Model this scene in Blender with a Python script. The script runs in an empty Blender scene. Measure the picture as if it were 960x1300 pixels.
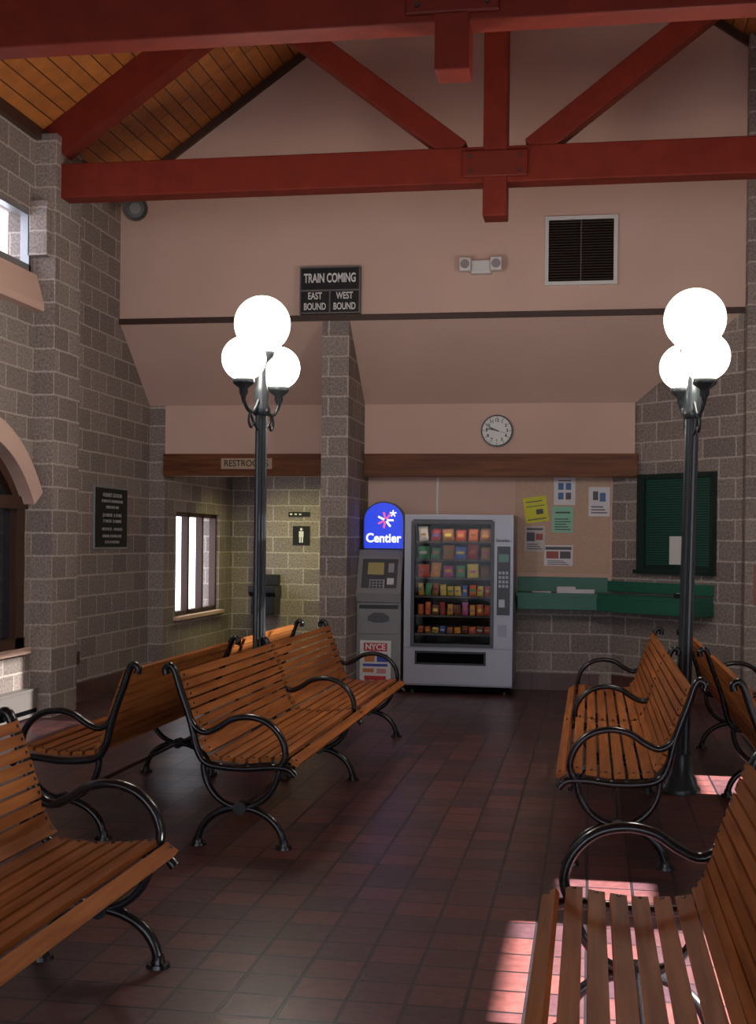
import bpy, bmesh, math, random
from mathutils import Vector, Matrix
random.seed(7)
S = bpy.context.scene
S.view_settings.view_transform = 'Standard'
S.view_settings.look = 'None'
S.view_settings.exposure = 0.2

# ------------------------------------------------------------------ materials
def nm(name):
    m = bpy.data.materials.new(name); m.use_nodes = True
    nt = m.node_tree
    return m, nt, nt.nodes['Principled BSDF']

def mat(name, col, rough=0.6, metal=0.0, emit=None, es=0.0, noise=0.0, nscale=8.0, bump=0.0, spec=None):
    m, nt, b = nm(name)
    b.inputs['Base Color'].default_value = (*col, 1)
    b.inputs['Roughness'].default_value = rough
    b.inputs['Metallic'].default_value = metal
    if spec is not None: b.inputs['Specular IOR Level'].default_value = spec
    if emit:
        b.inputs['Emission Color'].default_value = (*emit, 1)
        b.inputs['Emission Strength'].default_value = es
    if noise > 0 or bump > 0:
        tc = nt.nodes.new('ShaderNodeTexCoord')
        n = nt.nodes.new('ShaderNodeTexNoise'); n.inputs['Scale'].default_value = nscale
        n.inputs['Detail'].default_value = 6
        nt.links.new(tc.outputs['Object'], n.inputs['Vector'])
        if noise > 0:
            r = nt.nodes.new('ShaderNodeValToRGB')
            r.color_ramp.elements[0].position = 0.3; r.color_ramp.elements[1].position = 0.7
            r.color_ramp.elements[0].color = (*[c*(1-noise) for c in col], 1)
            r.color_ramp.elements[1].color = (*[min(1, c*(1+noise)) for c in col], 1)
            nt.links.new(n.outputs['Fac'], r.inputs['Fac'])
            nt.links.new(r.outputs['Color'], b.inputs['Base Color'])
        if bump > 0:
            bp = nt.nodes.new('ShaderNodeBump'); bp.inputs['Strength'].default_value = bump
            bp.inputs['Distance'].default_value = 0.01
            nt.links.new(n.outputs['Fac'], bp.inputs['Height'])
            nt.links.new(bp.outputs['Normal'], b.inputs['Normal'])
    return m

def brickmat(name, c1, c2, mortar, bw, rh, ms, offset=0.5, rough=0.85, bump=0.5, noise=0.25, nscale=30.0, rough_noise=0.0, bias=0.0, smooth=0.1, spec=.5):
    m, nt, b = nm(name)
    uv = nt.nodes.new('ShaderNodeTexCoord')
    br = nt.nodes.new('ShaderNodeTexBrick')
    br.offset = offset; br.offset_frequency = 2; br.squash = 1.0
    br.inputs['Color1'].default_value = (*c1, 1); br.inputs['Color2'].default_value = (*c2, 1)
    br.inputs['Mortar'].default_value = (*mortar, 1)
    br.inputs['Scale'].default_value = 1.0
    br.inputs['Brick Width'].default_value = bw; br.inputs['Row Height'].default_value = rh
    br.inputs['Mortar Size'].default_value = ms; br.inputs['Mortar Smooth'].default_value = smooth
    br.inputs['Bias'].default_value = bias
    nt.links.new(uv.outputs['UV'], br.inputs['Vector'])
    n = nt.nodes.new('ShaderNodeTexNoise'); n.inputs['Scale'].default_value = nscale; n.inputs['Detail'].default_value = 8
    nt.links.new(uv.outputs['UV'], n.inputs['Vector'])
    r = nt.nodes.new('ShaderNodeMapRange')
    r.inputs['From Min'].default_value = 0.3; r.inputs['From Max'].default_value = 0.7
    r.inputs['To Min'].default_value = 1-noise; r.inputs['To Max'].default_value = 1+noise
    nt.links.new(n.outputs['Fac'], r.inputs['Value'])
    mx = nt.nodes.new('ShaderNodeVectorMath'); mx.operation = 'SCALE'
    nt.links.new(br.outputs['Color'], mx.inputs[0]); nt.links.new(r.outputs['Result'], mx.inputs['Scale'])
    nt.links.new(mx.outputs['Vector'], b.inputs['Base Color'])
    b.inputs['Roughness'].default_value = rough
    b.inputs['Specular IOR Level'].default_value = spec
    if rough_noise > 0:
        n2 = nt.nodes.new('ShaderNodeTexNoise'); n2.inputs['Scale'].default_value = 1.7; n2.inputs['Detail'].default_value = 5
        nt.links.new(uv.outputs['UV'], n2.inputs['Vector'])
        r2 = nt.nodes.new('ShaderNodeMapRange')
        r2.inputs['From Min'].default_value = .3; r2.inputs['From Max'].default_value = .7
        r2.inputs['To Min'].default_value = rough-rough_noise; r2.inputs['To Max'].default_value = rough+rough_noise
        nt.links.new(n2.outputs['Fac'], r2.inputs['Value']); nt.links.new(r2.outputs['Result'], b.inputs['Roughness'])
    bp = nt.nodes.new('ShaderNodeBump'); bp.inputs['Strength'].default_value = bump; bp.inputs['Distance'].default_value = 0.01
    sub = nt.nodes.new('ShaderNodeMath'); sub.operation = 'MULTIPLY_ADD'
    nt.links.new(n.outputs['Fac'], sub.inputs[0]); sub.inputs[1].default_value = 0.4
    inv = nt.nodes.new('ShaderNodeMath'); inv.operation = 'SUBTRACT'; inv.inputs[0].default_value = 1.0
    nt.links.new(br.outputs['Fac'], inv.inputs[1]); nt.links.new(inv.outputs[0], sub.inputs[2])
    nt.links.new(sub.outputs[0], bp.inputs['Height']); nt.links.new(bp.outputs['Normal'], b.inputs['Normal'])
    return m

def woodmat(name, c1, c2, axis='Y', rough=0.35, scale=1.0, coat=0.0, spec=.5):
    m, nt, b = nm(name)
    tc = nt.nodes.new('ShaderNodeTexCoord'); mp = nt.nodes.new('ShaderNodeMapping')
    sc = {'X': (1.5, 22, 22), 'Y': (22, 1.5, 22), 'Z': (22, 22, 1.5)}[axis]
    mp.inputs['Scale'].default_value = [s*scale for s in sc]
    n = nt.nodes.new('ShaderNodeTexNoise'); n.inputs['Scale'].default_value = 1.0; n.inputs['Detail'].default_value = 6
    n.inputs['Distortion'].default_value = 0.6
    r = nt.nodes.new('ShaderNodeValToRGB')
    r.color_ramp.elements[0].position = .3; r.color_ramp.elements[1].position = .7
    r.color_ramp.elements[0].color = (*c1, 1); r.color_ramp.elements[1].color = (*c2, 1)
    nt.links.new(tc.outputs['Object'], mp.inputs['Vector']); nt.links.new(mp.outputs['Vector'], n.inputs['Vector'])
    nt.links.new(n.outputs['Fac'], r.inputs['Fac']); nt.links.new(r.outputs['Color'], b.inputs['Base Color'])
    b.inputs['Roughness'].default_value = rough
    b.inputs['Coat Weight'].default_value = coat
    b.inputs['Specular IOR Level'].default_value = spec
    bp = nt.nodes.new('ShaderNodeBump'); bp.inputs['Strength'].default_value = .15; bp.inputs['Distance'].default_value = .003
    nt.links.new(n.outputs['Fac'], bp.inputs['Height']); nt.links.new(bp.outputs['Normal'], b.inputs['Normal'])
    return m

BLOCK = brickmat('split_face_block', (.225, .185, .17), (.33, .272, .245), (.50, .43, .385), .4, .2, .009, bump=.8, noise=.36, nscale=45)
PINK = mat('pink_plaster', (.70, .485, .40), .8, noise=.04, nscale=1.2, bump=.06, spec=.2)
TILE = brickmat('quarry_tile', (.052, .028, .036), (.145, .048, .044), (.014, .011, .014), .2, .2, .0075, offset=0.0, rough=.34, bump=.35, noise=.22, nscale=22, rough_noise=.03, smooth=.2, spec=.4)
BASET = brickmat('base_tile', (.10, .045, .04), (.13, .05, .045), (.05, .035, .035), .2, .3, .005, offset=0, rough=.4, bump=.3)
PLANK = brickmat('ceiling_plank', (.40, .13, .03), (.56, .20, .05), (.06, .018, .008), 2.4, .13, .006, rough=.5, bump=.5, noise=.2, nscale=6)
TRUSS = mat('truss_red_paint', (.185, .023, .012), .6, noise=.15, nscale=5, spec=.2)
BOLT = mat('truss_plate', (.16, .020, .011), .5, spec=.25)
DKTRIM = mat('dark_trim', (.06, .026, .016), .5)
BEAMW = woodmat('header_oak', (.10, .030, .010), (.22, .075, .025), 'X', .5, spec=.25)
SLAT = woodmat('bench_slat_wood', (.24, .075, .020), (.46, .17, .048), 'Y', .5, spec=.06)
IRON = mat('black_iron', (.010, .010, .012), .25, bump=.1, nscale=40)
POLE = mat('pole_dark_green', (.026, .032, .036), .32)
def globemat():
    m, nt, b = nm('globe_glass')
    b.inputs['Base Color'].default_value = (.9, .88, .82, 1)
    lw = nt.nodes.new('ShaderNodeLayerWeight'); lw.inputs['Blend'].default_value = .5
    r = nt.nodes.new('ShaderNodeValToRGB')
    r.color_ramp.elements[0].position = .50; r.color_ramp.elements[0].color = (1, .93, .83, 1)
    r.color_ramp.elements[1].position = .88; r.color_ramp.elements[1].color = (.040, .034, .026, 1)  # limb shade painted into the emission: rim dimmed by viewing angle
    nt.links.new(lw.outputs['Facing'], r.inputs['Fac']); nt.links.new(r.outputs['Color'], b.inputs['Emission Color'])
    b.inputs['Emission Strength'].default_value = 28
    return m
GLOBE = globemat()
WHITE = mat('white_enamel', (.75, .74, .72), .4)
BLACK = mat('black_plastic', (.012, .012, .012), .35)
TEXTW = mat('white_lettering', (.85, .85, .82), .6)
TEXTK = mat('dark_lettering', (.03, .02, .02), .6)
DARKIN = mat('dark_interior', (.003, .003, .004), .8, spec=.02)
SILVER = mat('vending_silver', (.37, .37, .42), .4, metal=.3)
SILVER2 = mat('vending_panel', (.28, .28, .33), .4, metal=.3)
ATMG = mat('atm_grey', (.27, .26, .27), .45)
ATMD = mat('atm_dark', (.07, .07, .08), .4)
GREEN = mat('counter_green', (.022, .145, .095), .45)
GREEND = mat('dark_green_frame', (.010, .030, .025), .4)
CORK = mat('cork_board', (.60, .41, .30), .85, noise=.08, nscale=60)
BRONZE = mat('plaque_black', (.02, .02, .02), .6, spec=.2)
ALU = mat('aluminium', (.35, .36, .38), .35, metal=.7)
DKWOOD = mat('window_wood', (.06, .025, .015), .5)
SPEAK = mat('speaker_grey', (.22, .20, .18), .5)
GLASSD = mat('dark_glass', (.02, .025, .03), .08)

def clearglass(name, k, tint=1.0):
    m = bpy.data.materials.new(name); m.use_nodes = True; nt = m.node_tree
    for n in list(nt.nodes): nt.nodes.remove(n)
    o = nt.nodes.new('ShaderNodeOutputMaterial'); mix = nt.nodes.new('ShaderNodeMixShader')
    t = nt.nodes.new('ShaderNodeBsdfTransparent'); t.inputs['Color'].default_value = (tint, tint, tint, 1)
    g = nt.nodes.new('ShaderNodeBsdfGlossy'); g.inputs['Roughness'].default_value = .05
    mix.inputs[0].default_value = k
    nt.links.new(t.outputs[0], mix.inputs[1]); nt.links.new(g.outputs[0], mix.inputs[2]); nt.links.new(mix.outputs[0], o.inputs[0])
    return m
GLASS = clearglass('clear_glass', .05); GLASSV = clearglass('vending_glass', .008); GLASSDIM = clearglass('sun_dimming_glass', .05, .30)  # the darkened pane is made up to weaken the sun through it

# ------------------------------------------------------------------ mesh builder
class M:
    def __init__(s): s.v=[]; s.f=[]; s.mi=[]; s.sm=[]; s.mats=[]
    def _m(s, m):
        if m not in s.mats: s.mats.append(m)
        return s.mats.index(m)
    def add(s, vs, fs, m, smooth=False):
        o=len(s.v); k=s._m(m)
        s.v += [Vector(v) for v in vs]
        for f in fs:
            s.f.append([i+o for i in f]); s.mi.append(k); s.sm.append(smooth)
    def box(s,x0,x1,y0,y1,z0,z1,m):
        vs=[(x,y,z) for z in (z0,z1) for y in (y0,y1) for x in (x0,x1)]
        s.add(vs,[(0,2,3,1),(4,5,7,6),(0,1,5,4),(2,6,7,3),(0,4,6,2),(1,3,7,5)],m)
    def obox(s,c,ax,ay,az,m):
        c=Vector(c);ax=Vector(ax);ay=Vector(ay);az=Vector(az)
        vs=[c+i*ax+j*ay+k*az for k in(-1,1) for j in(-1,1) for i in(-1,1)]
        s.add(vs,[(0,2,3,1),(4,5,7,6),(0,1,5,4),(2,6,7,3),(0,4,6,2),(1,3,7,5)],m)
    def frame(s,x0,x1,y0,y1,z0,z1,t,m):
        s.box(x0,x1,y0,y1,z1-t,z1,m); s.box(x0,x1,y0,y1,z0,z0+t,m)
        s.box(x0,x0+t,y0,y1,z0+t,z1-t,m); s.box(x1-t,x1,y0,y1,z0+t,z1-t,m)
    def prism(s,poly,f0,f1,m,smooth=False):
        n=len(poly); vs=[f0(p) for p in poly]+[f1(p) for p in poly]
        s.add(vs,[tuple(range(n)),tuple(range(2*n-1,n-1,-1))],m)
        s.add(vs,[(i,(i+1)%n,n+(i+1)%n,n+i) for i in range(n)],m,smooth)
    def cyl(s,p0,p1,r0,r1,m,n=20,caps=True):
        p0=Vector(p0);p1=Vector(p1);d=(p1-p0).normalized()
        a=d.orthogonal().normalized();b=d.cross(a)
        vs=[]
        for p,r in((p0,r0),(p1,r1)):
            for i in range(n):
                t=2*math.pi*i/n; vs.append(p+a*math.cos(t)*r+b*math.sin(t)*r)
        s.add(vs,[(i,(i+1)%n,n+(i+1)%n,n+i) for i in range(n)],m,True)
        if caps: s.add(vs,[tuple(range(n)),tuple(range(n,2*n))],m)
    def lathe(s,c,prof,m,n=28,flute=0):
        c=Vector(c); vs=[]
        for r,z in prof:
            for i in range(n):
                t=2*math.pi*i/n
                rr=r*(1-flute*(i%2)) if flute else r
                vs.append(c+Vector((rr*math.cos(t),rr*math.sin(t),z)))
        fs=[]
        for k in range(len(prof)-1):
            for i in range(n): fs.append((k*n+i,k*n+(i+1)%n,(k+1)*n+(i+1)%n,(k+1)*n+i))
        s.add(vs,fs,m,flute==0)
        s.add(vs,[tuple(range(n)),tuple(range((len(prof)-1)*n,len(prof)*n))],m)
    def sphere(s,c,r,m,n=36,k=22):
        prof=[(max(1e-4,r*math.sin(math.pi*j/k)),-r*math.cos(math.pi*j/k)) for j in range(k+1)]
        s.lathe(c,prof,m,n)
    def sweep(s,pts,w,t,side,m,n=8,closed=False):
        pts=[Vector(p) for p in pts]; side=Vector(side).normalized(); N=len(pts); vs=[]
        for i,p in enumerate(pts):
            if closed: d=pts[(i+1)%N]-pts[i-1]
            else: d=pts[min(i+1,N-1)]-pts[max(i-1,0)]
            d.normalize(); nn=d.cross(side).normalized()
            for k in range(n):
                a=2*math.pi*(k+.5)/n
                vs.append(p+side*w*math.cos(a)+nn*t*math.sin(a))
        fs=[]
        for i in range(N if closed else N-1):
            j=(i+1)%N
            for k in range(n): fs.append((i*n+k,i*n+(k+1)%n,j*n+(k+1)%n,j*n+k))
        s.add(vs,fs,m,True)
        if not closed: s.add(vs,[tuple(range(n)),tuple(range((N-1)*n,N*n))],m)
    def build(s,name,loc=(0,0,0),rot=(0,0,0),bevel=0.0,parent=None,uv=True):
        me=bpy.data.meshes.new(name); me.from_pydata([tuple(v) for v in s.v],[],s.f)
        for m in s.mats: me.materials.append(m)
        for p,k,sm in zip(me.polygons,s.mi,s.sm): p.material_index=k; p.use_smooth=sm
        bm=bmesh.new(); bm.from_mesh(me); bmesh.ops.recalc_face_normals(bm,faces=bm.faces)
        if uv:
            L=bm.loops.layers.uv.new('UVMap'); Z=Vector((0,0,1))
            for f in bm.faces:
                nn=f.normal
                if abs(nn.z)>.95: t=Vector((1,0,0)); b=Vector((0,1,0))
                else: 
                    t=Z.cross(nn).normalized(); b=nn.cross(t).normalized()
                    if abs(t.x)>=abs(t.y): t = t if t.x>0 else -t
                    else: t = t if t.y>0 else -t
                for l in f.loops: l[L].uv=(l.vert.co.dot(t)+100,l.vert.co.dot(b)+100)
        bm.to_mesh(me); bm.free()
        o=bpy.data.objects.new(name,me); S.collection.objects.link(o); o.location=loc; o.rotation_euler=rot
        if bevel>0:
            bv=o.modifiers.new('bevel','BEVEL'); bv.width=bevel; bv.segments=2; bv.limit_method='ANGLE'; bv.angle_limit=math.radians(50)
        if parent: o.parent=parent
        return o

def smooth_path(pts,n=6):
    P=[Vector(p) for p in pts]; out=[]
    for i in range(len(P)-1):
        p0=P[max(i-1,0)];p1=P[i];p2=P[i+1];p3=P[min(i+2,len(P)-1)]
        for k in range(n):
            t=k/n
            out.append(.5*((2*p1)+(-p0+p2)*t+(2*p0-5*p1+4*p2-p3)*t*t+(-p0+3*p1-3*p2+p3)*t**3))
    out.append(P[-1]); return out

def text(parent,name,s,loc,size,m,rz=0.0,align='CENTER',off=0.0,sx=1.0):
    c=bpy.data.curves.new(name,'FONT'); c.body=s; c.size=size; c.align_x=align; c.align_y='CENTER'
    c.extrude=.002; c.offset=off; c.materials.append(m)
    o=bpy.data.objects.new(name,c); S.collection.objects.link(o)
    o.location=loc; o.rotation_euler=(math.pi/2,0,rz); o.scale=(sx,1,1); o.parent=parent
    return o

def grid_wall(mb,fixed0,fixed1,a0,a1,z0,z1,holes,m,axis):
    A=sorted(set([a0,a1]+[h[0] for h in holes]+[h[1] for h in holes]))
    Zs=sorted(set([z0,z1]+[h[2] for h in holes]+[h[3] for h in holes]))
    for i in range(len(A)-1):
        for j in range(len(Zs)-1):
            ca=(A[i]+A[i+1])/2; cz=(Zs[j]+Zs[j+1])/2
            if any(h[0]<ca<h[1] and h[2]<cz<h[3] for h in holes): continue
            if axis=='x': mb.box(fixed0,fixed1,A[i],A[i+1],Zs[j],Zs[j+1],m)
            else: mb.box(A[i],A[i+1],fixed0,fixed1,Zs[j],Zs[j+1],m)

# ------------------------------------------------------------------ room constants
XL,XR,XC=-4.8,3.18,-.81
YR,YG,YH,YB,YA=-3.0,12.33,13.26,13.52,15.9     # rear, gable, header, back, alcove back
ZE=5.115; SL=.708; ZA=ZE+(XC-XL)*SL
def roofz(x): return ZE+SL*((x-XL) if x<XC else (XR-x))

# floor
b=M(); b.box(XL-.4,XR+.4,YR-.2,YA+.3,-.15,0,TILE); b.build('floor')

# left wall
b=M()
arch=(8.0,10.2,.6,2.85)
grid_wall(b,XL-.22,XL,YR,YH+.2,0,ZE,[arch,(8.4,10.25,3.86,4.38),(3.2,5.6,3.86,4.38)],BLOCK,'x')
cy,cz,R=9.1,1.157,1.413; Ri=R-.19
arc=[]
for i in range(25):
    a=math.radians(30+120*i/24); arc.append((cy+R*math.cos(a),cz+R*math.sin(a)))
half=[p for p in arc if cy-1e-6<=p[0]<=10.2]
poly=[(10.2,2.85),(10.2,cz+math.sqrt(R*R-1.21))]+half+[(cy,2.85)]
b.prism(poly,lambda p:(XL-.22,p[0],p[1]),lambda p:(XL,p[0],p[1]),BLOCK)
poly=[(2*cy-p[0],p[1]) for p in poly]
b.prism(poly,lambda p:(XL-.22,p[0],p[1]),lambda p:(XL,p[0],p[1]),BLOCK)
b.build('wall_left')
# arch band
b=M(); outer=[];inner=[]
for i in range(33):
    a=math.radians(34+112*i/32)
    outer.append((cy+R*math.cos(a),cz+R*math.sin(a))); inner.append((cy+Ri*math.cos(a),cz+Ri*math.sin(a)))
for i in range(32):
    q=[outer[i],outer[i+1],inner[i+1],inner[i]]
    b.prism(q,lambda p:(XL-.20,p[0],p[1]),lambda p:(XL+.12,p[0],p[1]),PINK)
b.build('trim_1')
# pilaster on the left wall
b=M(); b.box(XL-.01,-4.6,10.3,10.85,0,ZE-.05,BLOCK)
b.box(XL-.01,-4.64,10.2,10.3,3.99,4.46,BLOCK)
b.build('wall_left_pilaster')
b=M(); b.box(XL-.01,-4.6,6.95,7.5,0,ZE-.05,BLOCK); b.build('wall_left_pilaster.001')
# arched window
b=M()
for y in (8.0,9.05,10.02): b.box(XL-.10,XL-.0,y,y+.16,.6,1.95,DKWOOD)
b.box(XL-.10,XL-.0,8.0,10.2,.6,.7,DKWOOD); b.box(XL-.10,XL+.02,8.0,10.2,1.80,1.91,DKWOOD)
for i in range(24):
    a0=math.radians(34+112*i/24);a1=math.radians(34+112*(i+1)/24)
    q=[(cy+r*math.cos(a),cz+r*math.sin(a)) for a,r in((a0,Ri),(a1,Ri),(a1,Ri-.09),(a0,Ri-.09))]
    b.prism(q,lambda p:(XL-.10,p[0],p[1]),lambda p:(XL-.0,p[0],p[1]),DKWOOD)
b.box(XL-.08,XL-.06,8.0,10.2,.6,2.6,GLASSD)
b.box(XL-.24,XL+.05,7.95,10.22,.56,.61,PINK)
b.build('window_1')
def cler(name,x0,x1,y0,y1,z0,z1,g=None):
    b=M(); t=.05
    b.box(x0,x1,y0,y1,z0,z0+t,ALU); b.box(x0,x1,y0,y1,z1-t,z1,ALU)
    n=3
    for i in range(n):
        y=y0+(y1-y0-t)*i/(n-1); b.box(x0,x1,y,y+t,z0,z1,ALU)
    xm=(x0+x1)/2; b.box(xm-.004,xm+.004,y0,y1,z0,z1,g or GLASS)
    return b.build(name)
cler('window_2',XL-.08,XL-.0,8.4,10.25,3.86,4.38)
cler('window_3',XL-.12,XL-.04,3.2,5.6,3.86,4.38)
b=M(); b.prism([(XL-.02,3.86),(XL+.03,3.84),(XL+.10,3.58),(XL+.10,3.52),(XL-.02,3.52)],lambda p:(p[0],8.3,p[1]),lambda p:(p[0],10.3,p[1]),PINK); b.build('trim_2')
# baseboard heater
HEAT=mat('heater_enamel',(.20,.18,.17),.5)
b=M(); b.box(XL,XL+.09,7.6,10.28,.02,.24,HEAT); b.box(XL,XL+.10,7.6,10.28,.24,.26,HEAT); b.box(XL+.09,XL+.095,7.65,10.25,.05,.09,DARKIN)
b.build('baseboard_heater',bevel=.004)

# right wall, out of view; openings made up and sized to shape sun patches
b=M()
sun_openings=[(2.9,5.25,1.05,1.72),(5.55,5.95,1.36,1.64),(8.1,8.8,.90,1.25)]
grid_wall(b,XR,XR+.2,YR,YG+.2,0,ZE,sun_openings+[(8.1,10.2,3.4,4.38)],BLOCK,'x'); b.build('wall_right')
cler('window_4',XR+.06,XR+.12,8.1,10.2,3.4,4.38,GLASSDIM)  # unseen opening, pane darkened to hold the sun patch down
for i,(a,c,d,e) in enumerate(sun_openings):  # frames and panes of the added sun openings
    b=M()
    b.box(XR+.07,XR+.11,a,c,d,d+.03,ALU); b.box(XR+.07,XR+.11,a,c,e-.03,e,ALU); b.box(XR+.07,XR+.11,a,a+.03,d,e,ALU); b.box(XR+.07,XR+.11,c-.03,c,d,e,ALU)
    b.box(XR+.088,XR+.094,a,c,d,e,GLASS); b.build('window_%d'%(5+i))
# rear wall, out of view; glazing added to let in ambient sky light
b=M(); grid_wall(b,YR-.2,YR,XL,XR,0,ZE,[(-4.4,2.8,.0,3.6)],BLOCK,'y')
b.prism([(XL,ZE),(XR,ZE),(XC,ZA)],lambda p:(p[0],YR-.2,p[1]),lambda p:(p[0],YR,p[1]),PINK)
b.build('wall_rear')
b=M()
for i in range(7):
    x=-4.4+7.14*i/6; b.box(x,x+.06,YR-.14,YR-.06,0,3.6,ALU)
b.box(-4.4,2.8,YR-.14,YR-.06,2.1,2.18,ALU); b.box(-4.4,2.8,YR-.105,YR-.095,0,3.6,GLASS)
b.build('window_9')

# gable wall
b=M()
b.prism([(XL,3.78),(XR,3.78),(XR,ZE),(XC,ZA),(XL,ZE)],lambda p:(p[0],YG,p[1]),lambda p:(p[0],YG+.12,p[1]),PINK)
b.build('wall_back_gable')
b=M()
for sgn in (-1,1):
    xe=XL if sgn<0 else XR
    q=[(xe,ZE-.01),(XC,ZA-.01),(XC,ZA-.09),(xe,ZE-.09)]
    b.prism(q,lambda p:(p[0],YG-.05,p[1]),lambda p:(p[0],YG,p[1]),DKTRIM)
b.build('trim_3')
b=M(); b.box(XL,1.42,YG-.03,YG+.01,3.755,3.81,DKTRIM); b.build('trim_4')
b=M(); b.box(XL,XL+.06,YR,YG,ZE-.1,ZE,DKTRIM); b.box(XR-.06,XR,YR,YG,ZE-.1,ZE,DKTRIM); b.build('trim_5')
# soffit + header face
b=M()
b.add([(XL,YG,3.78),(1.411,YG,3.78),(.45,YH,3.02),(XL,YH,3.02),(XL,YG+.1,3.85),(1.411,YG+.1,3.85),(.45,YH+.1,3.1),(XL,YH+.1,3.1)],
      [(0,1,2,3),(4,5,6,7),(0,1,5,4),(1,2,6,5),(2,3,7,6),(3,0,4,7)],PINK)
b.build('ceiling_soffit')
b=M(); b.box(-4.62,.44,YH,YH+.12,2.25,3.03,PINK); b.build('wall_back_header')
b=M(); b.box(XL,-4.62,YH,YH+.25,0,3.02,BLOCK); b.build('wall_back_pier')
b=M(); b.box(-2.40,.30,YB,YB+.12,0,2.6,PINK); b.build('wall_back')
b=M(); b.box(-1.0,.24,YB-.012,YB,0,1.0,BLOCK); b.build('wall_back_dado')
b=M(); b.box(-2.667,-2.395,YG,YA,0,3.76,BLOCK); b.build('wall_wing')
# angled wall
b=M()
u=Vector((-.7071,.7071,0)); nrm=Vector((-.7071,-.7071,0))
p0=Vector((1.411,YG,0)); L=1.72
pts=[p0,p0+u*L,p0+u*L-nrm*.15,p0-nrm*.15]
b.prism([(p.x,p.y) for p in pts],lambda p:(p[0],p[1],0),lambda p:(p[0],p[1],3.9),BLOCK)
b.build('wall_angled')
b=M(); b.prism([(1.42,0),(XR,0),(XR,ZE-.02),(1.42,roofz(1.42)-.02)],lambda p:(p[0],12.15,p[1]),lambda p:(p[0],YG+.1,p[1]),BLOCK); b.build('wall_back_right_pier')
# alcove
b=M()
grid_wall(b,XL-.05,-4.62,YH+.25,YA+.1,0,2.7,[(13.66,15.35,.68,1.87)],BLOCK,'x'); b.build('wall_alcove_left')
b=M(); b.box(-4.62,-2.667,YA,YA+.15,0,2.7,BLOCK); b.box(-4.25,-2.667,YA-.25,YA,0,2.7,BLOCK); b.build('wall_alcove_back')
b=M(); b.box(XL,.3,YH+.12,YA+.1,2.62,2.72,PINK); b.build('ceiling_alcove')
b=M()
x0,x1=-4.74,-4.66
b.box(x0,x1,13.66,15.35,.68,.73,DKTRIM); b.box(x0,x1,13.66,15.35,1.82,1.87,DKTRIM)
for y in (13.66,14.2,14.75,15.3): b.box(x0,x1,y,y+.06,.68,1.87,DKTRIM)
b.box(-4.705,-4.695,13.66,15.35,.7,1.85,GLASS)
b.box(-4.64,-4.56,13.6,15.4,.64,.68,PINK)
b.build('window_8')

# roof / ceiling
b=M()
for sgn in (-1,1):
    xe=XL-.35 if sgn<0 else XR+.35
    ze=ZE-SL*.35
    b.prism([(xe,ze),(XC,ZA),(XC,ZA+.15),(xe,ze+.15)],lambda p:(p[0],YR-.2,p[1]),lambda p:(p[0],YG+.12,p[1]),PLANK)
b.build('ceiling')

# baseboards
b=M(); b.box(XL,XL+.02,10.85,YH,0,.18,BASET); b.box(XL,XL+.02,YR,7.6,0,.18,BASET); b.build('baseboard_left')
b=M(); b.box(-2.36,.1,YB-.03,YB-.012,0,.18,BASET); b.build('baseboard_back')
b=M(); q=p0+nrm*.01+u*.02; e=p0+nrm*.01+u*1.65
b.obox((q+e)/2+Vector((0,0,.09)),(e-q)/2,nrm*.01,(0,0,.09),BASET); b.build('baseboard_angled')

# ------------------------------------------------------------------ trusses
def truss(name,y):
    b=M(); w=.1; zb,zt=4.53,4.83
    b.box(-4.62 if y>5 else XL,XR,y-w,y+w,zb,zt,TRUSS)
    b.box(XC-.1,XC+.1,y-w-.015,y+w+.015,4.25,ZA-.2,TRUSS)
    for s in (-1,1):
        xe=XL+.02 if s<0 else XR-.02
        q=[(xe,roofz(xe)-.0),(XC,ZA),(XC,ZA-.34),(xe,roofz(xe)-.34)]
        b.prism(q,lambda p:(p[0],y-w,p[1]),lambda p:(p[0],y+w,p[1]),TRUSS)
        a=Vector((XC+s*.30,y,4.80)); c=Vector((XC+s*2.2,y,6.27)); d=(c-a).normalized(); n=Vector((-d.z,0,d.x))
        b.obox((a+c)/2,(c-a)/2,(0,w*.9,0),n*.1,TRUSS)
    b.box(XC-.27,XC+.27,y-w-.03,y+w+.03,4.57,4.79,BOLT)
    for sx in (-.2,.2):
        for z in (4.62,4.74): b.cyl((XC+sx,y-w-.045,z),(XC+sx,y-w-.03,z),.016,.016,DKTRIM,8)
    return b.build(name,bevel=.012)
truss('roof_truss',10.5); truss('roof_truss',7.25); truss('roof_truss',3.9); truss('roof_truss',.6)

# ------------------------------------------------------------------ header beams
b=M(); b.box(-4.62,-2.67,YH-.06,YH,2.25,2.49,BEAMW); b.build('trim_6',bevel=.006)
b=M(); b.box(-2.39,.47,YH-.06,YH,2.25,2.49,BEAMW); b.build('trim_7',bevel=.006)

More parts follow.
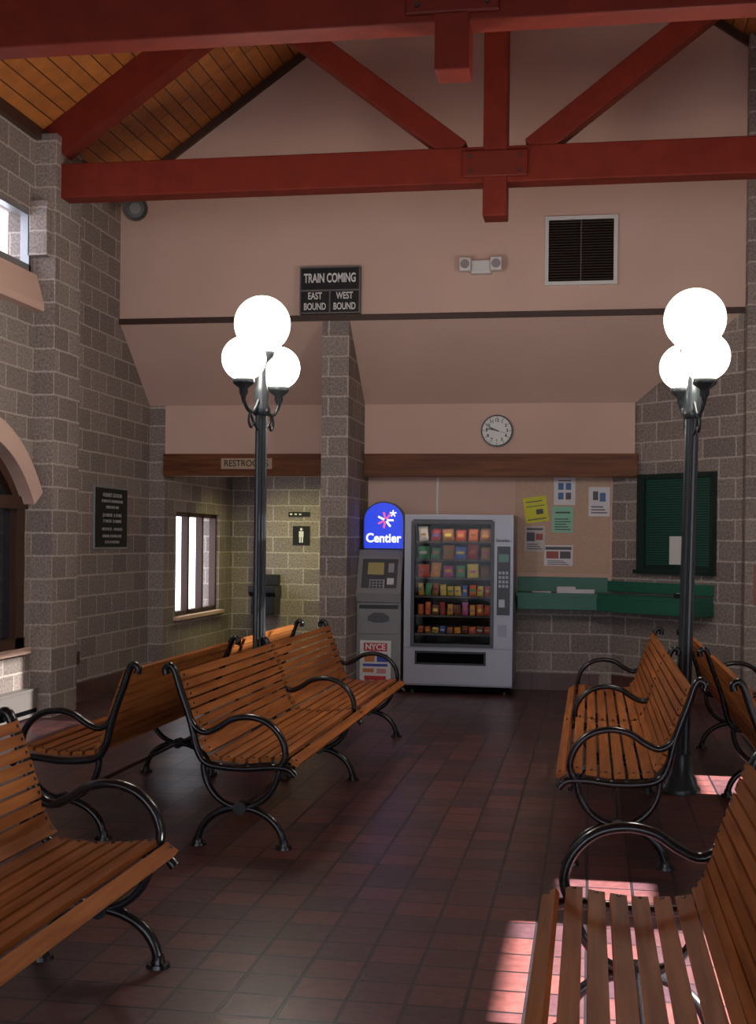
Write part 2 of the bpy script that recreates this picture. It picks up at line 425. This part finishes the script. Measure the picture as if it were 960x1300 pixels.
# ------------------------------------------------------------------ benches
def bench(name,X0,face,ys):
    b=M(); f=face; K=.92
    back=[(.035,.455),(-.005,.50),(-.03,.56),(-.055,.635),(-.085,.715),(-.115,.79),(-.15,.875)]
    seat=[(.04,.435),(.13,.425),(.25,.42),(.37,.43),(.46,.44),(.52,.425),(.545,.395)]
    bs=smooth_path([(x*K,0,z) for x,z in back],12); ss=smooth_path([(x*K,0,z) for x,z in seat],12)
    def place(path,nslat,wid,th,off,flip):
        L=[0]
        for i in range(1,len(path)): L.append(L[-1]+(path[i]-path[i-1]).length)
        for k in range(nslat):
            t=L[-1]*(k+.5)/nslat
            i=max(j for j in range(len(L)) if L[j]<=t); i=min(i,len(path)-2)
            fr=(t-L[i])/(L[i+1]-L[i]); p=path[i].lerp(path[i+1],fr); d=(path[i+1]-path[i]).normalized()
            n=Vector((-d.z,0,d.x))*flip
            wd=L[-1]/nslat*wid/2
            for y0,y1 in zip(ys[:-1],ys[1:]):
                c=p+n*off; 
                b.obox((X0+f*c.x,(y0+y1)/2,c.z),(f*d.x*wd,0,d.z*wd),(0,(y1-y0)/2-.006,0),(f*n.x*th,0,n.z*th),SLAT)
                for yy in (y0+.03,y1-.03):
                    q=c+n*(th+.001); 
                    b.cyl((X0+f*q.x,yy,q.z),(X0+f*(q.x+n.x*.003),yy,q.z+n.z*.003),.007,.006,IRON,8)
    place(bs,9,.80,.011,.018,-1)
    place(ss,7,.76,.011,.014,1)
    W=lambda pts,y:[(X0+f*x*K,y,z) for x,z in [(p.x,p.z) for p in pts]]
    sp=lambda l:smooth_path([(x,0,z) for x,z in l],7)
    for i,y in enumerate(ys):
        side=(0,1,0)
        main=sp([(-.20,.865),(-.205,.895),(-.175,.91),(-.15,.88),(-.12,.795),(-.09,.72),(-.06,.64),(-.038,.56),(-.02,.495),(.02,.43),(.10,.405),(.25,.398),(.40,.41),(.50,.405),(.545,.37)])
        b.sweep(W(main,y),.028,.018,side,IRON,10)
        arm=sp([(-.07,.66),(-.03,.60),(.03,.575),(.10,.60),(.18,.645),(.28,.66),(.38,.635),(.455,.57),(.485,.49),(.47,.43),(.43,.40)])
        b.sweep(W(arm,y),.027,.017,side,IRON,10)
        U=[(.235+.215*math.cos(a),.415+.215*math.sin(a)) for a in [math.pi+math.pi*k/24 for k in range(25)]]
        b.sweep([(X0+f*x*K,y,z) for x,z in U],.022,.016,side,IRON,10)
        LG=[(.235+.245*math.cos(a),.012+.188*math.sin(a)) for a in [math.pi*k/24 for k in range(25)]]
        b.sweep([(X0+f*x*K,y,z) for x,z in LG],.025,.019,side,IRON,10)
        b.cyl((X0+f*.235*K,y-.03,.2),(X0+f*.235*K,y+.03,.2),.034,.034,IRON,14)
        for x in (-.01*K,.48*K):
            b.cyl((X0+f*x,y,0),(X0+f*x,y,.014),.045,.041,IRON,16)
            b.cyl((X0+f*x,y,.014),(X0+f*x,y,.045),.028,.020,IRON,12)
    b.cyl((X0+f*.235*K,ys[0],.2),(X0+f*.235*K,ys[-1],.2),.011,.011,IRON,8)
    return b.build(name)
ROW=[6.2,8.07,9.94]
CLx,CRx=-2.245,.60
bench('park_bench',-1.955,1,ROW); bench('park_bench',-2.48,-1,ROW)
bench('park_bench',.36,-1,ROW); bench('park_bench',.865,1,ROW)
bench('park_bench',-1.98,1,[2.5,4.4]); bench('park_bench',.375,-1,[2.25,4.08])

# ------------------------------------------------------------------ lamp posts
def lamp(name,X,Y,nv,dz,tilt):
    b=M(); x=y=0; c=(0,0,0)
    b.lathe(c,[(.12,0),(.12,.03),(.10,.05),(.09,.09),(.07,.12),(.065,.20),(.055,.24)],POLE,28)
    b.lathe(c,[(.046,.22),(.042,2.42+dz)],POLE,24,flute=.14)
    c=(0,0,dz)
    b.lathe(c,[(.05,2.40),(.062,2.42),(.062,2.45),(.045,2.48),(.05,2.55),(.035,2.62),(.03,2.72),(.04,2.76),(.085,2.80),(.09,2.84),(.05,2.845)],POLE,24)
    nv=Vector((nv[0],nv[1],0))
    for s in (1,-1):
        d=nv*s; e=d.normalized(); sd=e.cross(Vector((0,0,1)))
        P=lambda r,z:Vector((x,y,z+dz))+e*r
        R=d.length
        pth=smooth_path([P(.04,2.50),P(.11,2.42),P(.19,2.43),P(R,2.50),P(R,2.56)],7)
        b.sweep(pth,.012,.014,sd,POLE,8)
        pth=smooth_path([P(.045,2.30),P(.10,2.34),P(.15,2.40),P(.17,2.35),P(.14,2.31),P(.115,2.34)],7)
        b.sweep(pth,.009,.010,sd,POLE,8)
        b.lathe((x+d.x,y+d.y,dz),[(.015,2.50),(.03,2.53),(.03,2.56),(.07,2.59),(.075,2.625),(.04,2.63)],POLE,20)
        b.cyl((x+d.x,y+d.y,2.50+dz),(x+d.x,y+d.y,2.46+dz),.018,.006,POLE,10)
        b.sphere((x+d.x,y+d.y,2.76+dz),.15,GLOBE)
    b.sphere((x,y,3.03+dz),.195,GLOBE)
    return b.build(name,loc=(X,Y,0),rot=(0,tilt,0))
lamp('lamp_post',CLx,8.42,(-.062,-.236),.015,0); lamp('lamp_post',CRx-.02,8.16,(.051,-.241),-.05,.018)

# ------------------------------------------------------------------ vending machine
x0,x1,y0,y1=-1.889,-.773,12.85,13.48
gx0,gx1,gz0,gz1=-1.80,-.985,.50,1.74
vm=M()
vm.box(x0,x1,y0+.5,y1,.08,1.84,SILVER2)
vm.box(x0,x0+.05,y0+.03,y0+.5,.08,1.84,SILVER2); vm.box(gx1+.02,x1,y0+.03,y0+.5,.08,1.84,SILVER2)
vm.box(x0+.05,gx1+.02,y0+.03,y0+.5,1.78,1.84,SILVER2); vm.box(x0+.05,gx1+.02,y0+.03,y0+.5,.08,gz0-.02,SILVER2)
vm.box(x0+.05,gx1+.02,y0+.48,y0+.499,gz0-.02,1.78,DARKIN); vm.box(x0+.05,x0+.06,y0+.04,y0+.48,gz0-.02,1.78,DARKIN)
vm.box(gx1+.01,gx1+.02,y0+.04,y0+.48,gz0-.02,1.78,DARKIN); vm.box(x0+.06,gx1+.01,y0+.04,y0+.48,gz0-.02,gz0-.01,DARKIN); vm.box(x0+.06,gx1+.01,y0+.04,y0+.48,1.77,1.78,DARKIN)
for lx in (x0+.08,x1-.08):
    for ly in (y0+.1,y1-.08): vm.cyl((lx,ly,0),(lx,ly,.08),.03,.025,BLACK,10)
vm.box(x0+.03,x1-.03,y0+.06,y0+.08,0.03,.08,DARKIN)
vm.box(x0,gx0,y0,y0+.03,.10,1.79,SILVER); vm.box(gx0,gx1,y0,y0+.03,gz1+.02,1.79,BLACK)
vm.box(gx0,gx1,y0,y0+.03,.10,gz0,SILVER); vm.box(gx1,x1,y0,y0+.03,.10,1.79,SILVER)
vm.box(x0,x1,y0-.008,y0+.03,1.79,1.84,SILVER)
vm.box(x0,x1,y0-.006,y0,.465,.48,SILVER2)
vm.frame(gx0-.02,gx1+.02,y0-.012,y0,gz0-.02,gz1+.035,.035,ATMD)
vm.box(gx0,gx1,y0+.012,y0+.016,gz0,gz1+.02,GLASSV)
vm.box(-1.77,-1.04,y0-.012,y0,.30,.44,BLACK); vm.box(-1.75,-1.06,y0-.016,y0-.012,.32,.42,DARKIN)
vm.box(gx1+.05,x1-.03,y0-.012,y0,.82,1.52,BLACK)
for i in range(4):
    for j in range(3):
        vm.box(gx1+.066+j*.036,gx1+.092+j*.036,y0-.018,y0-.012,1.10+i*.045,1.13+i*.045,SILVER2)
vm.box(gx1+.065,x1-.045,y0-.016,y0-.012,1.36,1.44,mat('lcd',(.05,.12,.08),.3,emit=(.1,.5,.3),es=.04))
vm.box(gx1+.07,gx1+.13,y0-.02,y0-.012,.90,.98,SILVER)
vm.box(gx1+.06,x1-.06,y0-.010,y0,.60,.72,SILVER2)
cols=[(.55,.06,.02),(.62,.25,.02),(.62,.48,.06),(.05,.10,.36),(.36,.15,.06),(.5,.46,.4),(.28,.02,.02),(.05,.22,.08),(.55,.13,.03),(.30,.11,.03),(.5,.07,.03),(.6,.32,.05),(.16,.05,.02),(.4,.06,.2)]
PM=[mat('snack_wrapper_%d'%i,c,.45) for i,c in enumerate(cols)]
COIL=mat('coil_steel',(.12,.12,.13),.4,metal=.8)
PS=mat('price_strip',(.05,.04,.035),.6)
zs=[1.615,1.43,1.24,1.05,.85,.66]
for r,z in enumerate(zs):
    vm.box(gx0+.01,gx1-.01,y0+.12,y0+.48,z-.06,z-.05,DARKIN)
    vm.box(gx0+.01,gx1-.01,y0+.112,y0+.12,z-.068,z-.05,PS)
    n=6 if r<3 else 10
    wd=(gx1-gx0-.04)/n
    for i in range(n):
        cx=gx0+.02+wd*(i+.5); pm=random.choice(PM)
        h=(.155 if r<3 else .135)*random.uniform(.72,1.0); w=wd*.47*random.uniform(.75,1.03)
        if r==5: h*=.6
        if r>0 and random.random()<.05: continue
        yy=y0+.165+random.uniform(0,.05); tl=random.uniform(-.14,.14); bul=random.uniform(.015,.035)
        vs=[];k=6
        def tr(px,pz): return (cx+px*math.cos(tl)-pz*math.sin(tl), z-.048+h/2+px*math.sin(tl)*.6+pz*math.cos(tl))
        for side in (-1,1):
            for a in range(k+1):
                for c in range(k+1):
                    uu=a/k*2-1; vv=c/k*2-1
                    th=bul*(1-uu**4)*(1-vv**4)
                    X_,Z_=tr(uu*w*(1-.08*(1-vv*vv)),vv*h/2)
                    vs.append((X_,yy+side*th,Z_))
        fs=[]
        for s_ in range(2):
            o=s_*(k+1)**2
            for a in range(k):
                for c in range(k): fs.append((o+a*(k+1)+c,o+(a+1)*(k+1)+c,o+(a+1)*(k+1)+c+1,o+a*(k+1)+c+1))
        vm.add(vs,fs,pm,True)
        pm2=random.choice(PM); lw=random.uniform(.4,.7); v0=random.uniform(-.4,-.1); v1=v0+random.uniform(.3,.6)
        lv=[];kk=4
        for a in range(kk+1):
            for c in range(kk+1):
                uu=(a/kk*2-1)*lw; vv=v0+(v1-v0)*c/kk
                th=bul*(1-uu**4)*(1-vv**4)+.003
                X_,Z_=tr(uu*w,vv*h/2); lv.append((X_,yy-th,Z_))
        vm.add(lv,[(a*(kk+1)+c,(a+1)*(kk+1)+c,(a+1)*(kk+1)+c+1,a*(kk+1)+c+1) for a in range(kk) for c in range(kk)],pm2,True)
        pts=[(cx+.03*math.cos(t*.9),y0+.20+t*.012,z-.01+.03*math.sin(t*.9)) for t in range(23)]
        vm.sweep(pts,.002,.002,(0,1,0),COIL,4)
vend=vm.build('vending_machine')
text(vend,'door_label','Snacks',(-.88,12.838,1.58),.05,TEXTK)
la=bpy.data.lights.new('vending_fill','AREA'); la.shape='RECTANGLE'; la.size=.75; la.size_y=.03; la.energy=.7; la.color=(1,.85,.7); la.spread=math.radians(130)  # added fill lamp that brightens the snacks, no tube modelled
lo=bpy.data.objects.new('vending_fill',la); S.collection.objects.link(lo); lo.location=(-1.39,12.89,1.762); lo.rotation_euler=(math.radians(10),0,0); lo.parent=vend

# ------------------------------------------------------------------ ATM
b=M(); ax0,ax1,ay0,ay1=-2.390,-1.925,12.88,13.45
b.box(ax0,ax1,ay0,ay1,.03,.93,ATMG)
b.box(ax0+.02,ax1-.02,ay0+.03,ay1-.02,0,.03,BLACK)
b.box(ax0+.02,ax1-.02,ay0-.012,ay0,.60,.90,ATMG)
b.box(ax0+.03,ax1-.03,ay0-.02,ay0-.012,.86,.90,BLACK)
am=(ax0+ax1)/2
b.prism([(-.05,.08),(.05,.08),(.11,.04),(.11,0),(.04,-.02),(-.04,-.02),(-.11,0),(-.11,.04)],lambda p:(am+p[0],ay0-.03,.74+p[1]),lambda p:(am+p[0],ay0-.012,.74+p[1]),ATMD)
q=[(ay0-.03,.93),(ay0-.05,1.02),(ay0+.10,1.40),(ay0+.14,1.47),(ay1,1.47),(ay1,.93)]
b.prism(q,lambda p:(ax0,p[0],p[1]),lambda p:(ax1,p[0],p[1]),ATMG)
d=Vector((0,.15,.38)).normalized(); nn=Vector((0,-d.z,d.y)); base=Vector((am,ay0-.05,1.02))
def onp(t,dx,hw,hh,th,m): 
    c=base+d*t+Vector((dx,0,0))+nn*th; b.obox(c,(hw,0,0),d*hh,nn*.006,m)
onp(.22,0,.185,.16,.002,ATMD)
onp(.27,-.04,.085,.065,.008,mat('atm_screen',(.1,.09,.04),.2,emit=(.6,.42,.18),es=.15))
onp(.28,.12,.03,.05,.008,SILVER)
onp(.10,-.02,.08,.05,.008,SILVER)
for i in range(3):
    for j in range(4): onp(.065+i*.03,-.075+j*.035,.013,.010,.016,ATMD)
onp(.13,.12,.035,.035,.012,WHITE)
b.box(ax0+.04,ax1-.10,ay0-.006,ay0,.06,.53,WHITE)
RED=mat('poster_red',(.6,.03,.04),.5)
POR=mat('poster_orange',(.6,.2,.05),.5); PBL=mat('poster_blue',(.05,.08,.45),.5); PPK=mat('poster_pink',(.6,.25,.28),.5)
def pb(a,c,z0,z1,m): b.box(ax0+.04+.325*a,ax0+.04+.325*c,ay0-.010,ay0-.006,z0,z1,m)
pb(.12,.88,.42,.505,RED); pb(.15,.48,.31,.39,POR); pb(.55,.9,.31,.39,PBL); pb(.1,.9,.262,.29,PBL)
pb(.1,.45,.20,.24,POR); pb(.55,.85,.19,.24,PPK); pb(.15,.85,.12,.165,RED); pb(.3,.7,.08,.10,PBL)
atm=b.build('atm_machine',bevel=.005)
text(atm,'poster_text','NYCE',(ax0+.2025,ay0-.012,.462),.082,TEXTW,off=.002)
BLUE=mat('topper_blue',(.01,.03,.4),.3,emit=(.01,.045,.75),es=.75)
GLOWW=mat('topper_white',(.8,.8,.8),.3,emit=(.8,.85,1),es=1.2); PINKE=mat('topper_pink',(.7,.1,.3),.3,emit=(.8,.1,.35),es=.8)
cx=am+.02
def dome(hw,zt,zb,m,ya,yb,bb):
    poly=[(-hw,zb),(hw,zb)]
    for i in range(21):
        a=math.pi*i/20; poly.append((hw*math.cos(a),zt-.19+.19*math.sin(a)))
    bb.prism(poly,lambda p:(cx+p[0],ya,p[1]),lambda p:(cx+p[0],yb,p[1]),m)
tm=M(); dome(.218,1.975,1.475,BLACK,ay0+.14,ay0+.26,tm); dome(.206,1.963,1.485,BLUE,ay0+.128,ay0+.14,tm)
for i in range(7):
    a=i*2*math.pi/7; c=Vector((cx+.02,ay0+.124,1.78)); dd=Vector((math.cos(a),0,math.sin(a)))
    tm.obox(c+dd*.05,dd*.035,(0,.002,0),Vector((-dd.z,0,dd.x))*.010,PINKE if i%3 else GLOWW)
for i in range(5):
    a=i*2*math.pi/5+.3; c=Vector((cx+.10,ay0+.124,1.85)); dd=Vector((math.cos(a),0,math.sin(a)))
    tm.obox(c+dd*.02,dd*.016,(0,.002,0),Vector((-dd.z,0,dd.x))*.006,GLOWW)
tp=tm.build('topper_sign',parent=atm)
text(atm,'topper_text','Centier',(cx,ay0+.122,1.59),.13,GLOWW,off=.003,sx=.92)

# ------------------------------------------------------------------ counter
b=M(); YC=YB-.016
A=(-.76,YC);B=(.195,YC);C=(1.17,12.54);D=(.943,12.30);E=(.073,13.17);F_=(-.76,13.17)
b.prism([A,B,C,D,E,F_],lambda p:(p[0],p[1],1.005),lambda p:(p[0],p[1],1.04),GREEN)
b.box(-.76,.073,13.17,13.19,.87,1.005,GREEN)
q0=Vector((.073,13.17,.935)); q1=Vector((.943,12.30,.935)); b.obox((q0+q1)/2,(q1-q0)/2,nrm*-.01,(0,0,.068),GREEN)
b.box(-.76,-.74,13.17,YC-.01,.87,1.005,GREEN)
c1=Vector((1.17,12.54,.935)); b.obox((c1+q1)/2,(c1-q1)/2,u*.01,(0,0,.068),GREEN)
b.box(-.76,.18,YC-.02,YC,1.04,1.2,GREEN)
s0=Vector((.20,13.51,1.115))+nrm*.014; s1=Vector((1.18,12.53,1.115))+nrm*.014
b.obox((s0+s1)/2,(s1-s0)/2,nrm*.010,(0,0,.055),GREEN)
b.build('ticket_counter',bevel=.004)
# ticket window
b=M(); a0,a1=.21,.90
def AW(a,out,z): return Vector((1.411-a,YG+a,z))+nrm*out
def abox(mb,a0,a1,o0,o1,z0,z1,m):
    c=(AW(a0,o0,z0)+AW(a1,o1,z1))/2
    mb.obox(c,u*((a1-a0)*1.4142/2),nrm*((o1-o0)/2),(0,0,(z1-z0)/2),m)
abox(b,a0,a1,.002,.03,1.30,2.27,GREEND)
abox(b,a0,a1,.03,.06,2.22,2.27,GREEND); abox(b,a0,a1,.03,.06,1.30,1.34,GREEND); abox(b,a0,a0+.03,.03,.06,1.30,2.27,GREEND); abox(b,a1-.07,a1,.03,.07,1.30,2.27,GREEND)
BL=mat('green_blind',(.012,.085,.065),.5)
for i in range(34):
    z=1.36+i*.0255; c=(AW(a0+.03,.038,z)+AW(a1-.07,.038,z))/2
    b.obox(c,u*((a1-a0-.1)*.7071),nrm*.003+Vector((0,0,-.009)),nrm*.0008,BL)
abox(b,a0,a1+.02,.0,.09,1.26,1.30,GREEND)
b.build('ticket_window')
b=M(); abox(b,.48,.59,.062,.066,1.36,1.64,WHITE); b.build('notice_paper')

# ------------------------------------------------------------------ notice board
b=M(); b.box(-.80,.205,YB-.013,YB-.001,1.24,2.25,CORK)
b.build('notice_board')
def flyer(xa,xb,za,zb,m,tilt=0,bits=()):
    b=M(); cx=(xa+xb)/2;cz=(za+zb)/2;w=(xb-xa)/2;h=(zb-za)/2
    b.box(-w,w,-.002,.0,-h,h,m)
    for (a,bb,c,d,mm) in bits: b.box(-w+2*w*a,-w+2*w*bb,-.004,-.002,-h+2*h*c,-h+2*h*d,mm)
    b.build('notice_flyer',loc=(cx,YB-.014,cz),rot=(0,tilt,0))
YEL=mat('paper_yellow',(.72,.70,.06),.7); GRN=mat('paper_green',(.30,.66,.46),.7); PW=mat('paper_white',(.80,.76,.80),.7); PG=mat('paper_grey',(.62,.57,.54),.7)
INK=mat('ink',(.12,.12,.14),.7); INKR=mat('ink_red',(.4,.12,.1),.7); INKB=mat('ink_blue',(.1,.2,.4),.7)
def lines(n,z0=.1,z1=.8,m=None): return [(.12,.88-.2*((i*7)%3)/2,z0+(z1-z0)*i/n,z0+(z1-z0)*(i+.4)/n,m or INK) for i in range(n)]
flyer(-.70,-.455,1.78,2.05,YEL,math.radians(-8),[(.1,.8,.8,.84,INK),(.5,.8,.3,.5,INK),(.1,.9,.1,.14,INK),(.1,.9,.62,.65,INK)])
flyer(-.39,-.165,1.965,2.257,PW,0,[(.2,.45,.55,.8,INKB),(.55,.8,.55,.8,INKB),(.2,.45,.2,.45,INKB),(.55,.8,.2,.45,INK),(.2,.8,.86,.9,INK)])
flyer(-.405,-.185,1.672,1.948,GRN,0,[(.15,.85,.74,.8,INK)]+lines(5,.1,.6))
flyer(-.025,.195,1.848,2.157,PW,0,[(.2,.45,.55,.85,INK),(.52,.8,.5,.8,INKB)]+lines(3,.1,.4))
flyer(-.695,-.48,1.47,1.739,PG,0,[(.1,.9,.84,.92,INK),(.1,.5,.4,.75,INK),(.55,.9,.45,.7,INKR)]+lines(3,.08,.35))
flyer(-.487,-.183,1.32,1.538,PW,0,[(.05,.95,.78,.92,INK),(.08,.5,.35,.7,INKR),(.55,.92,.35,.7,INK)]+lines(3,.05,.3))
b=M()
for i,(x,y,r,m,n) in enumerate(((-.25,13.255,.1,PW,10),(-.05,13.26,-.12,PW,6),(-.50,13.28,.05,PG,2))):
    for k in range(n): 
        c=Vector((x,y,1.046+k*.0065)); rr=r+(k%3)*.05; ax=Vector((math.cos(rr),math.sin(rr),0)); b.obox(c,ax*.095,Vector((-ax.y,ax.x,0))*.055,(0,0,.0028),m)
b.build('brochure_stack')
b=M(); c=Vector((.88,12.50,1.063)); b.obox(c,u*.07,nrm*.04,(0,0,.02),BLACK); b.obox(c+Vector((0,0,.023)),u*.05,nrm*.03,(0,0,.003),PW); b.build('brochure_tray')
b=M(); b.box(-1.645,-1.625,YB-.02,YB,1.2,2.62,WHITE); b.build('wall_conduit')

# ------------------------------------------------------------------ signs etc on gable
b=M(); x0,x1,z0,z1=-2.883,-2.272,3.812,4.277; yf=YG-.09
b.box(x0,x1,yf,YG-.03,z0,z1,BLACK)
GR=mat('sign_edge',(.16,.15,.14),.4)
b.frame(x0,x1,yf-.01,yf,z0,z1,.012,GR)
b.box(x0+.012,x1-.012,yf-.008,yf,4.035,4.05,GR); b.box((x0+x1)/2-.006,(x0+x1)/2+.006,yf-.008,yf,z0+.012,4.035,GR)
b.box(x0+.05,x1-.05,YG-.03,YG,z0+.05,z1-.05,BLACK)
sg=b.build('train_coming_sign')
xm=(x0+x1)/2
text(sg,'line_1','TRAIN COMING',(xm,yf-.006,4.16),.125,TEXTW,off=.003,sx=.58)
for dx,w in ((-.15,'EAST'),(.15,'WEST')):
    text(sg,'line_2',w,(xm+dx,yf-.006,3.985),.095,TEXTW,off=.0015,sx=.68)
    text(sg,'line_3','BOUND',(xm+dx,yf-.006,3.88),.095,TEXTW,off=.0015,sx=.66)
# emergency light
b=M(); xm=-1.08; zc=4.245
b.box(xm-.10,xm+.10,YG-.09,YG,zc-.07,zc+.06,WHITE)
LENS=mat('lamp_lens',(.8,.8,.8),.15,metal=.6)
for s in (-1,1):
    b.box(xm+s*.15-.055,xm+s*.15+.055,YG-.16,YG-.07,zc-.055,zc+.075,WHITE)
    b.cyl((xm+s*.15,YG-.165,zc+.01),(xm+s*.15,YG-.158,zc+.01),.045,.045,LENS,18)
    b.box(xm+s*.09,xm+s*.11,YG-.07,YG-.05,zc-.02,zc+.02,WHITE)
b.build('emergency_light',bevel=.010)
# vent
b=M(); x0,x1,z0,z1=-.467,.224,4.054,4.72
b.frame(x0,x1,YG-.035,YG,z0,z1,.035,WHITE)
b.box(x0+.034,x1-.034,YG-.006,YG-.001,z0+.034,z1-.034,DARKIN)
LV=mat('louver_bronze',(.10,.07,.055),.5)
n=22
for i in range(n):
    z=z0+.045+(z1-z0-.09)*(i+.5)/n; b.obox(((x0+x1)/2,YG-.018,z),((x1-x0)/2-.036,0,0),(0,.009,.008),(0,-.0008,.0008),LV)
b.box((x0+x1)/2-.006,(x0+x1)/2+.006,YG-.03,YG-.026,z0+.035,z1-.035,LV)
b.build('air_vent_grille')
# clock
b=M(); cx,cz,r=-.98,2.73,.168; 
def disc(bb,rr,ya,yb,m): bb.cyl((cx,ya,cz),(cx,yb,cz),rr,rr,m,40)
disc(b,r,YH-.05,YH,BLACK); disc(b,r-.016,YH-.054,YH-.049,mat('clock_face',(.85,.85,.83),.5))
for h in range(60):
    a=h*math.pi/30; d=Vector((math.sin(a),0,math.cos(a))); l=.010 if h%5==0 else .004; 
    b.obox(Vector((cx,YH-.055,cz))+d*(r-.030),d*l,(0,.001,0),Vector((d.z,0,-d.x))*(.003 if h%5==0 else .001),BLACK)
def hand(ang,l,w,y):
    d=Vector((math.sin(ang),0,math.cos(ang))); b.obox(Vector((cx,y,cz))+d*(l/2-.01),d*(l/2+.01),(0,.001,0),Vector((d.z,0,-d.x))*w,BLACK)
hand(2*math.pi*47/60,.115,.005,YH-.058); hand(2*math.pi*9.8/12,.085,.007,YH-.061)
hand(2*math.pi*18/60,.11,.0015,YH-.064)
b.cyl((cx,YH-.066,cz),(cx,YH-.054,cz),.008,.008,BLACK,12)
ck=b.build('wall_clock')
for h in range(1,13):
    a=h*math.pi/6; text(ck,'numeral_%d'%h,str(h),(cx+math.sin(a)*.108,YH-.056,cz+math.cos(a)*.108),.045,TEXTK,off=.0015)
# restroom sign on beam
b=M(); b.box(-3.96,-3.395,YH-.075,YH-.06,2.325,2.44,mat('sign_tan',(.50,.36,.25),.6)); o=b.build('restrooms_sign')
text(o,'lettering','RESTROOMS',(-3.678,YH-.078,2.382),.098,TEXTK,off=.001,sx=.9)
b=M(); y=YA-.25; b.box(-3.74,-3.52,y-.012,y,1.50,1.74,BLACK)
b.cyl((-3.63,y-.016,1.70),(-3.63,y-.012,1.70),.017,.017,TEXTW,14); b.box(-3.66,-3.60,y-.016,y-.012,1.60,1.675,TEXTW)
b.box(-3.655,-3.635,y-.016,y-.012,1.53,1.60,TEXTW); b.box(-3.625,-3.605,y-.016,y-.012,1.53,1.60,TEXTW)
b.box(-3.80,-3.52,y-.012,y,1.86,1.92,BLACK)
for i in range(3): b.box(-3.78+.03*i*2,-3.75+.03*i*2,y-.014,y-.012,1.88,1.90,TEXTW)
b.build('restroom_sign')
# drinking fountain
b=M(); y=YA-.25
b.box(-4.2,-3.9,y-.32,y,.62,.85,BLACK)
b.prism([(-.02,.98),(-.36,.98),(-.36,.90),(-.30,.85),(-.02,.85)],lambda p:(-4.22,y+p[0],p[1]),lambda p:(-3.88,y+p[0],p[1]),BLACK)
b.cyl((-4.12,y-.10,.98),(-4.12,y-.14,1.05),.012,.012,ALU,10)
b.box(-4.2,-3.9,y-.06,y,.98,1.12,BLACK)
b.build('drinking_fountain',bevel=.008)
# plaque on left wall
b=M(); b.box(XL,XL+.02,11.67,12.56,1.45,2.08,ALU); b.box(XL+.02,XL+.026,11.69,12.54,1.47,2.06,BRONZE); pl=b.build('wall_plaque',bevel=.003)
rows=[('HOBART STATION',1.99,.055),('BOARD OF COMMISSIONERS',1.93,.04),('DEDICATED 1984',1.87,.04),('J. R. MILLER   A. STONE',1.79,.045),('P. WALSH   D. HARRIS',1.73,.045),('ARCHITECTS  -  ENGINEERS',1.65,.04),('GENERAL CONTRACTOR',1.58,.04),('STATE OF INDIANA',1.52,.04)]
GT=mat('plaque_letters',(.45,.44,.42),.5)
for i,(t,z,s) in enumerate(rows): text(pl,'row_%d'%i,t,(XL+.03,12.115,z),s,GT,rz=math.pi/2,sx=1.1)
b=M(); b.box(XL,XL+.008,11.3,11.38,.36,.48,DKTRIM); b.build('wall_outlet')
# loudspeaker
b=M(); c=Vector((-4.50,11.95,4.84)); d=Vector((.35,-1,-.25)).normalized()
b.cyl(c,c+d*.14,.04,.125,SPEAK,24,caps=False); b.cyl(c+d*.10,c+d*.11,.088,.088,ATMD,24); b.cyl(c-d*.08,c,.05,.045,SPEAK,16); b.cyl(c+d*.05,c+d*.15,.015,.055,SPEAK,14)
b.sweep(smooth_path([c-d*.04,c+Vector((-.05,.15,.06)),Vector((-4.6,YG,5.0))]),.012,.012,(1,0,0),SPEAK,8)
b.build('horn_loudspeaker')
b=M(); b.box(1.50,1.75,12.13,12.15,1.0,1.38,mat('small_poster',(.3,.12,.08),.5)); b.box(1.53,1.72,12.126,12.13,1.2,1.34,mat('small_poster_blue',(.08,.2,.4),.5)); b.build('wall_poster')

# ------------------------------------------------------------------ alcove light
b=M(); b.box(-3.9,-3.4,14.3,15.0,2.585,2.62,WHITE); fx=b.build('alcove_ceiling_light')
la=bpy.data.lights.new('alcove_tube','AREA'); la.shape='RECTANGLE'; la.size=.5; la.size_y=.7; la.energy=17; la.color=(1,.98,.33); la.spread=math.radians(125)
lo=bpy.data.objects.new('alcove_tube',la); S.collection.objects.link(lo); lo.location=(-3.65,14.75,2.58); lo.rotation_euler=(math.radians(12),0,0); lo.parent=fx

# ------------------------------------------------------------------ sun + world
su=bpy.data.lights.new('sun','SUN'); su.energy=70; su.angle=math.radians(.6); su.color=(1,.96,.9)
so=bpy.data.objects.new('sun',su); S.collection.objects.link(so)
so.rotation_euler=Vector((-1,0,-.47)).to_track_quat('-Z','Y').to_euler(); so.location=(8,4,5)
w=bpy.data.worlds.new('sky'); S.world=w; w.use_nodes=True
bg=w.node_tree.nodes['Background']; bg.inputs['Color'].default_value=(.85,.88,1,1); bg.inputs['Strength'].default_value=3.0

# ------------------------------------------------------------------ camera
f=1600.0; th=math.atan(270/f); roll=.011
F=Vector((-math.sin(th),math.cos(th),0)); Rr=Vector((math.cos(th),math.sin(th),0)); Z=Vector((0,0,1))
up=Z*math.cos(roll)-Rr*math.sin(roll); rt=Rr*math.cos(roll)+Z*math.sin(roll)
cam=bpy.data.cameras.new('camera'); co=bpy.data.objects.new('camera',cam); S.collection.objects.link(co)
mt=Matrix((rt,up,-F)).transposed().to_4x4(); mt.translation=(0,0,1.56); co.matrix_world=mt
cam.sensor_fit='VERTICAL'; cam.sensor_height=24; cam.lens=f/1300*24; cam.shift_y=37/1300
S.camera=co
